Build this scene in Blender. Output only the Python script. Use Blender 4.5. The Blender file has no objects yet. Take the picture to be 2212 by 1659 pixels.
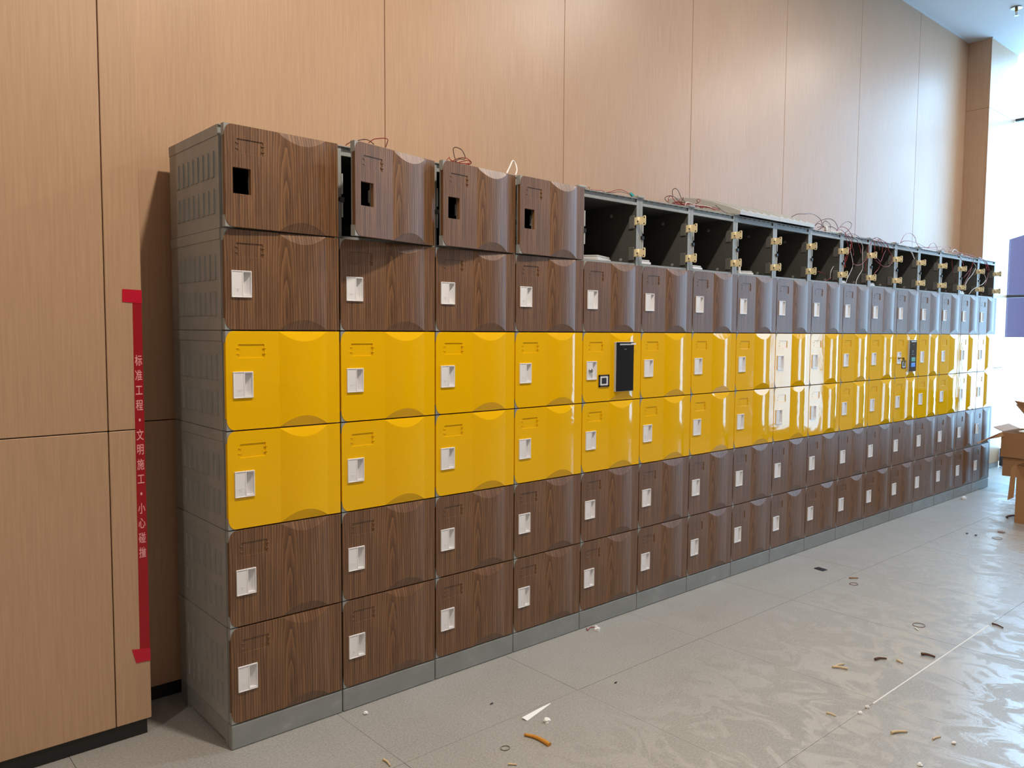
import bpy, bmesh, math, random
from mathutils import Vector, Matrix
random.seed(7)
S = bpy.context.scene
COL = S.collection
W, H, B0, D = 0.382, 0.30075, 0.0791, 0.44      # locker pitch, height, plinth height, depth
NC, NR = 17, 6
TOP = B0 + NR * H
WALL_Y, CEIL = 0.5, 3.91

# ------------------------------------------------------------------ camera
cam = bpy.data.cameras.new('camera'); co = bpy.data.objects.new('camera', cam); COL.objects.link(co)
yaw, pitch, roll = 0.848012553, -0.0666260719, 0.00632097888
fw = Vector((math.cos(yaw) * math.cos(pitch), math.sin(yaw) * math.cos(pitch), math.sin(pitch)))
rt = fw.cross(Vector((0, 0, 1))).normalized(); up = rt.cross(fw)
r2 = rt * math.cos(roll) + up * math.sin(roll); u2 = -rt * math.sin(roll) + up * math.cos(roll)
m3 = Matrix((r2, u2, -fw)).transposed()
co.matrix_world = Matrix.Translation((-0.915941486, -2.32070606, 1.28569148)) @ m3.to_4x4()
cam.sensor_width = 36.0; cam.lens = 1718.469 / 2212 * 36.0; cam.clip_start = 0.02; cam.clip_end = 200
S.camera = co

# ------------------------------------------------------------------ world, lights, exposure
S.view_settings.view_transform = 'Standard'; S.view_settings.look = 'None'
S.view_settings.gamma = 1.0; S.view_settings.exposure = 0.14
S.view_settings.use_curve_mapping = False
S.cycles.use_denoising = True
S.cycles.max_bounces = 8; S.cycles.diffuse_bounces = 5; S.cycles.glossy_bounces = 4
S.cycles.transparent_max_bounces = 12
S.cycles.sample_clamp_indirect = 6.0
wd = bpy.data.worlds.new('daylight'); S.world = wd; wd.use_nodes = True
bg = wd.node_tree.nodes['Background']; bg.inputs[0].default_value = (0.40, 0.69, 1.0, 1); bg.inputs[1].default_value = 9.6
LAMP = 78.0
LAMPCOL = (1.0, 0.87, 0.72)
def lamp(x, y, e, size=0.16, col=LAMPCOL):
    l = bpy.data.lights.new('downlight_or_fill', 'AREA'); l.shape = 'DISK'; l.size = size; l.energy = e; l.color = col
    o = bpy.data.objects.new('downlight_or_fill', l); COL.objects.link(o); o.location = (x, y, CEIL - 0.03)
for x in (-2.5, 0.5, 3.5, 6.6):
    lamp(x, -1.3, LAMP * {-2.5: .4, .5: 1.0, 3.5: .62, 6.6: .5}[x], col=LAMPCOL if x < 3 else (1.0, .92, .84))
for x in (-2.5, 0.5, 3.5, 6.6):  # unseen back row, added only as fill light
    lamp(x, -5.0, LAMP * .22, col=LAMPCOL if x < 3 else (1.0, .94, .88))
# light portals filling the two glazed openings of the end wall
for y0, y1 in ((-0.75, 0.29), (-2.95, -2.1)):
    l = bpy.data.lights.new('window_portal', 'AREA'); l.shape = 'RECTANGLE'; l.size = CEIL; l.size_y = y1 - y0
    l.cycles.is_portal = True
    o = bpy.data.objects.new('window_portal', l); COL.objects.link(o)
    o.location = (7.9, (y0 + y1) / 2, CEIL / 2); o.rotation_euler = (0, math.pi / 2, 0)

# ------------------------------------------------------------------ helpers
def bx(bm, x0, x1, y0, y1, z0, z1):
    v = [bm.verts.new((x, y, z)) for z in (z0, z1) for y in (y0, y1) for x in (x0, x1)]
    for f in ((0, 2, 3, 1), (4, 5, 7, 6), (0, 1, 5, 4), (2, 6, 7, 3), (0, 4, 6, 2), (1, 3, 7, 5)):
        bm.faces.new([v[i] for i in f])
    return v
def rbox(bm, x0, x1, y0, y1, z0, z1, r=0.002, seg=2):
    b = bmesh.new(); bx(b, x0, x1, y0, y1, z0, z1)
    bmesh.ops.bevel(b, geom=b.edges[:], offset=r, segments=seg, affect='EDGES', profile=.5)
    merge(bm, b)
def merge(bm, b, mat=None):
    if mat is not None: bmesh.ops.transform(b, matrix=mat, verts=b.verts[:])
    vm = {v: bm.verts.new(v.co) for v in b.verts}
    for f in b.faces:
        try:
            nf = bm.faces.new([vm[v] for v in f.verts]); nf.smooth = f.smooth; nf.material_index = f.material_index
        except ValueError: pass
    b.free()
def cyl(bm, c, axis, r, h, n=16, r2=None):
    b = bmesh.new(); bmesh.ops.create_cone(b, cap_ends=True, segments=n, radius1=r, radius2=r if r2 is None else r2, depth=h)
    q = Vector((0, 0, 1)).rotation_difference(Vector(axis)).to_matrix().to_4x4()
    for f in b.faces: f.smooth = len(f.verts) == 4
    merge(bm, b, Matrix.Translation(c) @ q)
def ball(bm, c, r, n=8, sc=(1, 1, 1)):
    b = bmesh.new(); bmesh.ops.create_uvsphere(b, u_segments=n, v_segments=max(4, n // 2), radius=r)
    for f in b.faces: f.smooth = True
    merge(bm, b, Matrix.Translation(c) @ Matrix.Diagonal((*sc, 1)))
def spline(pts, k=5):
    P = [Vector(p) for p in pts]
    if len(P) < 3: return P
    P = [P[0] * 2 - P[1]] + P + [P[-1] * 2 - P[-2]]; out = []
    for i in range(1, len(P) - 2):
        for j in range(k):
            t = j / k; a, b, c, d = P[i - 1:i + 3]
            out.append(.5 * (2 * b + (c - a) * t + (2 * a - 5 * b + 4 * c - d) * t * t + (3 * b - a - 3 * c + d) * t ** 3))
    out.append(P[-2]); return out
def tube(bm, pts, r, n=6, closed=False, sm=True, k=5):
    P = spline(pts, k) if sm and not closed else [Vector(p) for p in pts]
    rings = []
    N = len(P)
    for i, p in enumerate(P):
        a = P[(i - 1) % N] if (closed or i) else p; c = P[(i + 1) % N] if (closed or i < N - 1) else p
        t = (c - a); t = t.normalized() if t.length > 1e-9 else Vector((0, 0, 1))
        s = t.cross(Vector((0, 0, 1)) if abs(t.z) < .9 else Vector((1, 0, 0))).normalized(); u = s.cross(t)
        rad = r(i / max(1, N - 1)) if callable(r) else r
        rings.append([bm.verts.new(p + (s * math.cos(2 * math.pi * j / n) + u * math.sin(2 * math.pi * j / n)) * rad) for j in range(n)])
    for i in range(N if closed else N - 1):
        A, Bq = rings[i], rings[(i + 1) % N]
        for j in range(n):
            f = bm.faces.new((A[j], A[(j + 1) % n], Bq[(j + 1) % n], Bq[j])); f.smooth = True
    if not closed:
        bm.faces.new(rings[0][::-1]); bm.faces.new(rings[-1])
def mesh(name, bm, mats):
    bmesh.ops.recalc_face_normals(bm, faces=bm.faces[:])
    me = bpy.data.meshes.new(name); bm.to_mesh(me); bm.free()
    for m in (mats if isinstance(mats, (list, tuple)) else [mats]): me.materials.append(m)
    return me
def link(name, data, parent=None, loc=(0, 0, 0), rot=(0, 0, 0)):
    o = bpy.data.objects.new(name, data); COL.objects.link(o); o.location = loc; o.rotation_euler = rot
    if parent: o.parent = parent
    return o
def obj(name, bm, mats, parent=None, loc=(0, 0, 0), rot=(0, 0, 0)):
    return link(name, mesh(name, bm, mats), parent, loc, rot)
def tag(o, label, cat, group=None, kind=None):
    o['label'] = label; o['category'] = cat
    if group: o['group'] = group
    if kind: o['kind'] = kind
    return o
def struct(o): o['kind'] = 'structure'; return o

# ------------------------------------------------------------------ materials
def mat(name, col, rough=.5, metal=0, spec=.5, coat=0, emit=None, es=1, ior=1.5):
    m = bpy.data.materials.new(name); m.use_nodes = True; b = m.node_tree.nodes['Principled BSDF']
    b.inputs['Base Color'].default_value = (*col, 1); b.inputs['Roughness'].default_value = rough
    b.inputs['Metallic'].default_value = metal; b.inputs['Specular IOR Level'].default_value = spec
    b.inputs['Coat Weight'].default_value = coat; b.inputs['Coat Roughness'].default_value = .05
    b.inputs['IOR'].default_value = ior
    if emit: b.inputs['Emission Color'].default_value = (*emit, 1); b.inputs['Emission Strength'].default_value = es
    return m
class NT:
    def __init__(s, m): s.m = m; s.t = m.node_tree; s.b = s.t.nodes['Principled BSDF']
    def n(s, ty, **k):
        x = s.t.nodes.new(ty)
        for a, v in k.items():
            if a.startswith('i_'): x.inputs[a[2:].replace('_', ' ')].default_value = v
            else: setattr(x, a, v)
        return x
    def l(s, a, b): s.t.links.new(a, b)
    def coord(s, kind='Object', scale=(1, 1, 1), loc=(0, 0, 0)):
        if kind == 'World': src = s.n('ShaderNodeNewGeometry').outputs['Position']
        else: src = s.n('ShaderNodeTexCoord').outputs[kind]
        mp = s.n('ShaderNodeMapping'); mp.inputs['Scale'].default_value = scale; mp.inputs['Location'].default_value = loc
        s.l(src, mp.inputs[0]); return mp.outputs[0]
    def noise(s, vec, scale=1, detail=3, rough=.5, dist=0):
        x = s.n('ShaderNodeTexNoise'); x.inputs['Scale'].default_value = scale; x.inputs['Detail'].default_value = detail
        x.inputs['Roughness'].default_value = rough; x.inputs['Distortion'].default_value = dist
        s.l(vec, x.inputs['Vector']); return x.outputs['Fac']
    def ramp(s, fac, stops):
        x = s.n('ShaderNodeValToRGB'); e = x.color_ramp.elements
        while len(e) < len(stops): e.new(.5)
        for i, (p, c) in enumerate(stops):
            e[i].position = p; e[i].color = (*c, 1) if len(c) == 3 else c
        s.l(fac, x.inputs[0]); return x.outputs[0]
    def mix(s, f, a, b, mode='MIX'):
        x = s.n('ShaderNodeMix', data_type='RGBA', blend_type=mode)
        for so, i in ((f, 0), (a, 6), (b, 7)):
            if hasattr(so, 'is_output') or hasattr(so, 'links'): s.l(so, x.inputs[i])
            else: x.inputs[i].default_value = so if i == 0 else (*so, 1)
        return x.outputs[2]
    def bump(s, h, strength=.2, dist=.001):
        x = s.n('ShaderNodeBump'); x.inputs['Strength'].default_value = strength; x.inputs['Distance'].default_value = dist
        s.l(h, x.inputs['Height']); s.l(x.outputs[0], s.b.inputs['Normal'])
    def math(s, op, a, b=0.0):
        x = s.n('ShaderNodeMath', operation=op)
        for so, i in ((a, 0), (b, 1)):
            if hasattr(so, 'links'): s.l(so, x.inputs[i])
            else: x.inputs[i].default_value = so
        return x.outputs[0]
def g3(v): return (v, v, v)

# veneer of walls and pillars: brown-beige, fine vertical grain, semi-gloss
VEN = mat('wall veneer', (.50, .29, .165), .3, spec=.6); q = NT(VEN)
v1 = q.coord('World', (150, 150, 5)); n1 = q.noise(v1, 1, 4, .6)
v2 = q.coord('World', (3, 3, .6)); n2 = q.noise(v2, 1, 3)
c = q.ramp(n1, [(.3, (.44, .275, .17)), (.7, (.55, .36, .225))])
c = q.mix(.35, c, q.ramp(n2, [(.3, (.44, .28, .175)), (.7, (.54, .35, .22))]))
vo = q.noise(q.coord('World', (30, 30, 12)), 1, 6, .75)
c = q.mix(q.ramp(vo, [(.735, g3(0)), (.77, g3(.4))]), c, (.30, .22, .17))
q.l(c, q.b.inputs['Base Color'])
q.l(q.ramp(q.noise(q.coord('World', (1.2, 1.2, .8)), 1, 3), [(.35, g3(.33)), (.7, g3(.42))]), q.b.inputs['Roughness'])
q.bump(n1, .25, .0008)
# walnut print of the doors
WAL = mat('walnut door print', (.16, .06, .025), .40, spec=.75); q = NT(WAL)
f1 = q.noise(q.coord('Object', (190, 20, 6)), 1, 4, .65)
f2 = q.noise(q.coord('Object', (46, 10, 2.2)), 1, 3, .6, .4)
wv = q.n('ShaderNodeTexWave', wave_type='RINGS', rings_direction='Y', wave_profile='SAW')
wv.inputs['Scale'].default_value = 1.5; wv.inputs['Distortion'].default_value = 5.0; wv.inputs['Detail'].default_value = 2.5
wv.inputs['Detail Scale'].default_value = 1.4
q.l(q.coord('Object', (24, 1, 2.0), (4.4, 0, -.1)), wv.inputs['Vector'])
s1 = q.mix(.42, f1, f2); s2 = q.mix(.24, s1, wv.outputs['Fac'])
c = q.ramp(s2, [(.30, (.050, .021, .008)), (.42, (.105, .046, .017)), (.54, (.170, .078, .030)), (.68, (.27, .135, .056))])
q.l(c, q.b.inputs['Base Color']); q.bump(f1, .25, .0006)
# yellow gloss laminate
YEL = mat('yellow gloss laminate', (.86, .48, .0), .06, spec=.36); q = NT(YEL)
w1 = q.noise(q.coord('World', (5, 5, 5)), 1, 3, .5, .5); q.bump(w1, .16, .012)
GREY = mat('grey plastic', (.30, .31, .30), .42); q = NT(GREY)
n = q.noise(q.coord('World', (14, 14, 6)), 1, 4, .6)
q.l(q.ramp(n, [(.3, (.27, .28, .27)), (.7, (.33, .34, .33))]), q.b.inputs['Base Color'])
BRK = mat('dark grey bracket plastic', (.14, .14, .13), .5)
INNER_SHADE = mat('grey plastic with inner shade', (.085, .086, .078), .5)  # body grey darkened, compartment shade put into the colour
LGREY = mat('light grey plastic', (.48, .50, .50), .4)
PLG = mat('plinth grey plastic', (.25, .265, .26), .38); q = NT(PLG)
n = q.noise(q.coord('World', (9, 9, 14)), 1, 5, .6)
q.l(q.ramp(n, [(.35, (.23, .245, .24)), (.62, (.265, .28, .275)), (.75, (.33, .34, .34))]), q.b.inputs['Base Color'])
WHT = mat('white plastic', (.80, .79, .80), .35)
CRM = mat('cream hinge plastic', (.90, .78, .48), .45)
BLK = mat('black plastic', (.012, .012, .014), .35)
DARK = mat('black recess', (.006, .006, .006), .6)
SCR = mat('black glass screen', (.006, .007, .01), .06)
RED = mat('red wire insulation', (.28, .02, .015), .4); KWR = mat('dark wire insulation', (.05, .012, .012), .4)
WWR = mat('white cable sheath', (.75, .72, .68), .4)
GRN = mat('green button face', (.0, .22, .12), .3); BLU = mat('blue button face', (.0, .16, .75), .3)
BRS = mat('brass metal', (.42, .30, .12), .3, 1); STL = mat('steel metal', (.5, .5, .5), .25, 1)
PCB = mat('green circuit board', (.02, .18, .10), .4); TEAL = mat('teal connector', (.02, .32, .30), .4)
TAPE = mat('red tape', (.34, .003, .012), .35); TAPE2 = mat('bright red tape', (.55, .004, .03), .3)
PINK = mat('pale printed characters', (.85, .40, .42), .5)
CEI = mat('white ceiling paint', (.56, .58, .60), .7)
CARD = mat('brown cardboard', (.36, .19, .085), .75); q = NT(CARD)
q.bump(q.noise(q.coord('Object', (40, 40, 200)), 1, 2), .2, .001)
WOOD = mat('pale wood splinter', (.62, .47, .28), .7); DWD = mat('dark twig bark', (.10, .045, .025), .8)
PAP = mat('white scrap', (.82, .84, .84), .6); ORG = mat('orange fibre', (.55, .24, .03), .6); RUB = mat('brown rubber', (.16, .07, .02), .5)
ALU = mat('dark window frame metal', (.05, .055, .07), .4)
MAUVE = mat('mauve hoarding sheet', (.060, .036, .066), .6, spec=.1)
# floor tiles
FLR = mat('floor tile', (.42, .39, .34), .45); q = NT(FLR)
fa = q.noise(q.coord('World', (150, 150, 150)), 1, 4, .8)
fb = q.noise(q.coord('World', (2.2, 2.2, 1)), 1, 5, .6, .6)
fc = q.noise(q.coord('World', (6, 4.5, 1)), 1, 9, .68, 1.6)
c = q.ramp(fa, [(.28, (.13, .128, .12)), (.5, (.32, .315, .30)), (.75, (.52, .515, .50))])
c = q.mix(.4, c, q.ramp(fb, [(.3, (.29, .28, .255)), (.7, (.39, .39, .375))]))
sm = q.noise(q.coord('World', (7, 7, 1)), 1, 8, .8, .3)
c = q.mix(q.ramp(sm, [(.66, g3(0)), (.74, g3(.6))]), c, (.17, .15, .13))
# dust film wiped in swirls, thicker towards the window end
px = q.n('ShaderNodeSeparateXYZ'); q.l(q.n('ShaderNodeNewGeometry').outputs['Position'], px.inputs[0])
far = q.n('ShaderNodeMapRange'); far.inputs[1].default_value = .6; far.inputs[2].default_value = 1.25; q.l(q.math('SUBTRACT', q.math('MULTIPLY', px.outputs[0], .1), px.outputs[1]), far.inputs[0])
dust = q.math('MULTIPLY', q.ramp(fc, [(.48, g3(0)), (.53, g3(1))]), far.outputs[0])
c = q.mix(q.math('MULTIPLY', dust, .38), c, (.56, .57, .58))
q.l(c, q.b.inputs['Base Color'])
rg = q.mix(dust, q.ramp(fb, [(.3, g3(.50)), (.7, g3(.38))]), g3(.17))
q.l(rg, q.b.inputs['Roughness'])
q.bump(fa, .3, .0012)
JNT = mat('dark tile joint', (.10, .09, .08), .8); GRT = mat('white grout', (.7, .7, .68), .6)
GLS = bpy.data.materials.new('window glass'); GLS.use_nodes = True; t = GLS.node_tree; t.nodes.clear()
o_ = t.nodes.new('ShaderNodeOutputMaterial'); tr = t.nodes.new('ShaderNodeBsdfTransparent'); gl = t.nodes.new('ShaderNodeBsdfGlossy')
tr.inputs[0].default_value = (.93, .97, .98, 1); gl.inputs['Roughness'].default_value = .02; mx = t.nodes.new('ShaderNodeMixShader')
mx.inputs[0].default_value = .06; t.links.new(tr.outputs[0], mx.inputs[1]); t.links.new(gl.outputs[0], mx.inputs[2]); t.links.new(mx.outputs[0], o_.inputs[0])
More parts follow.
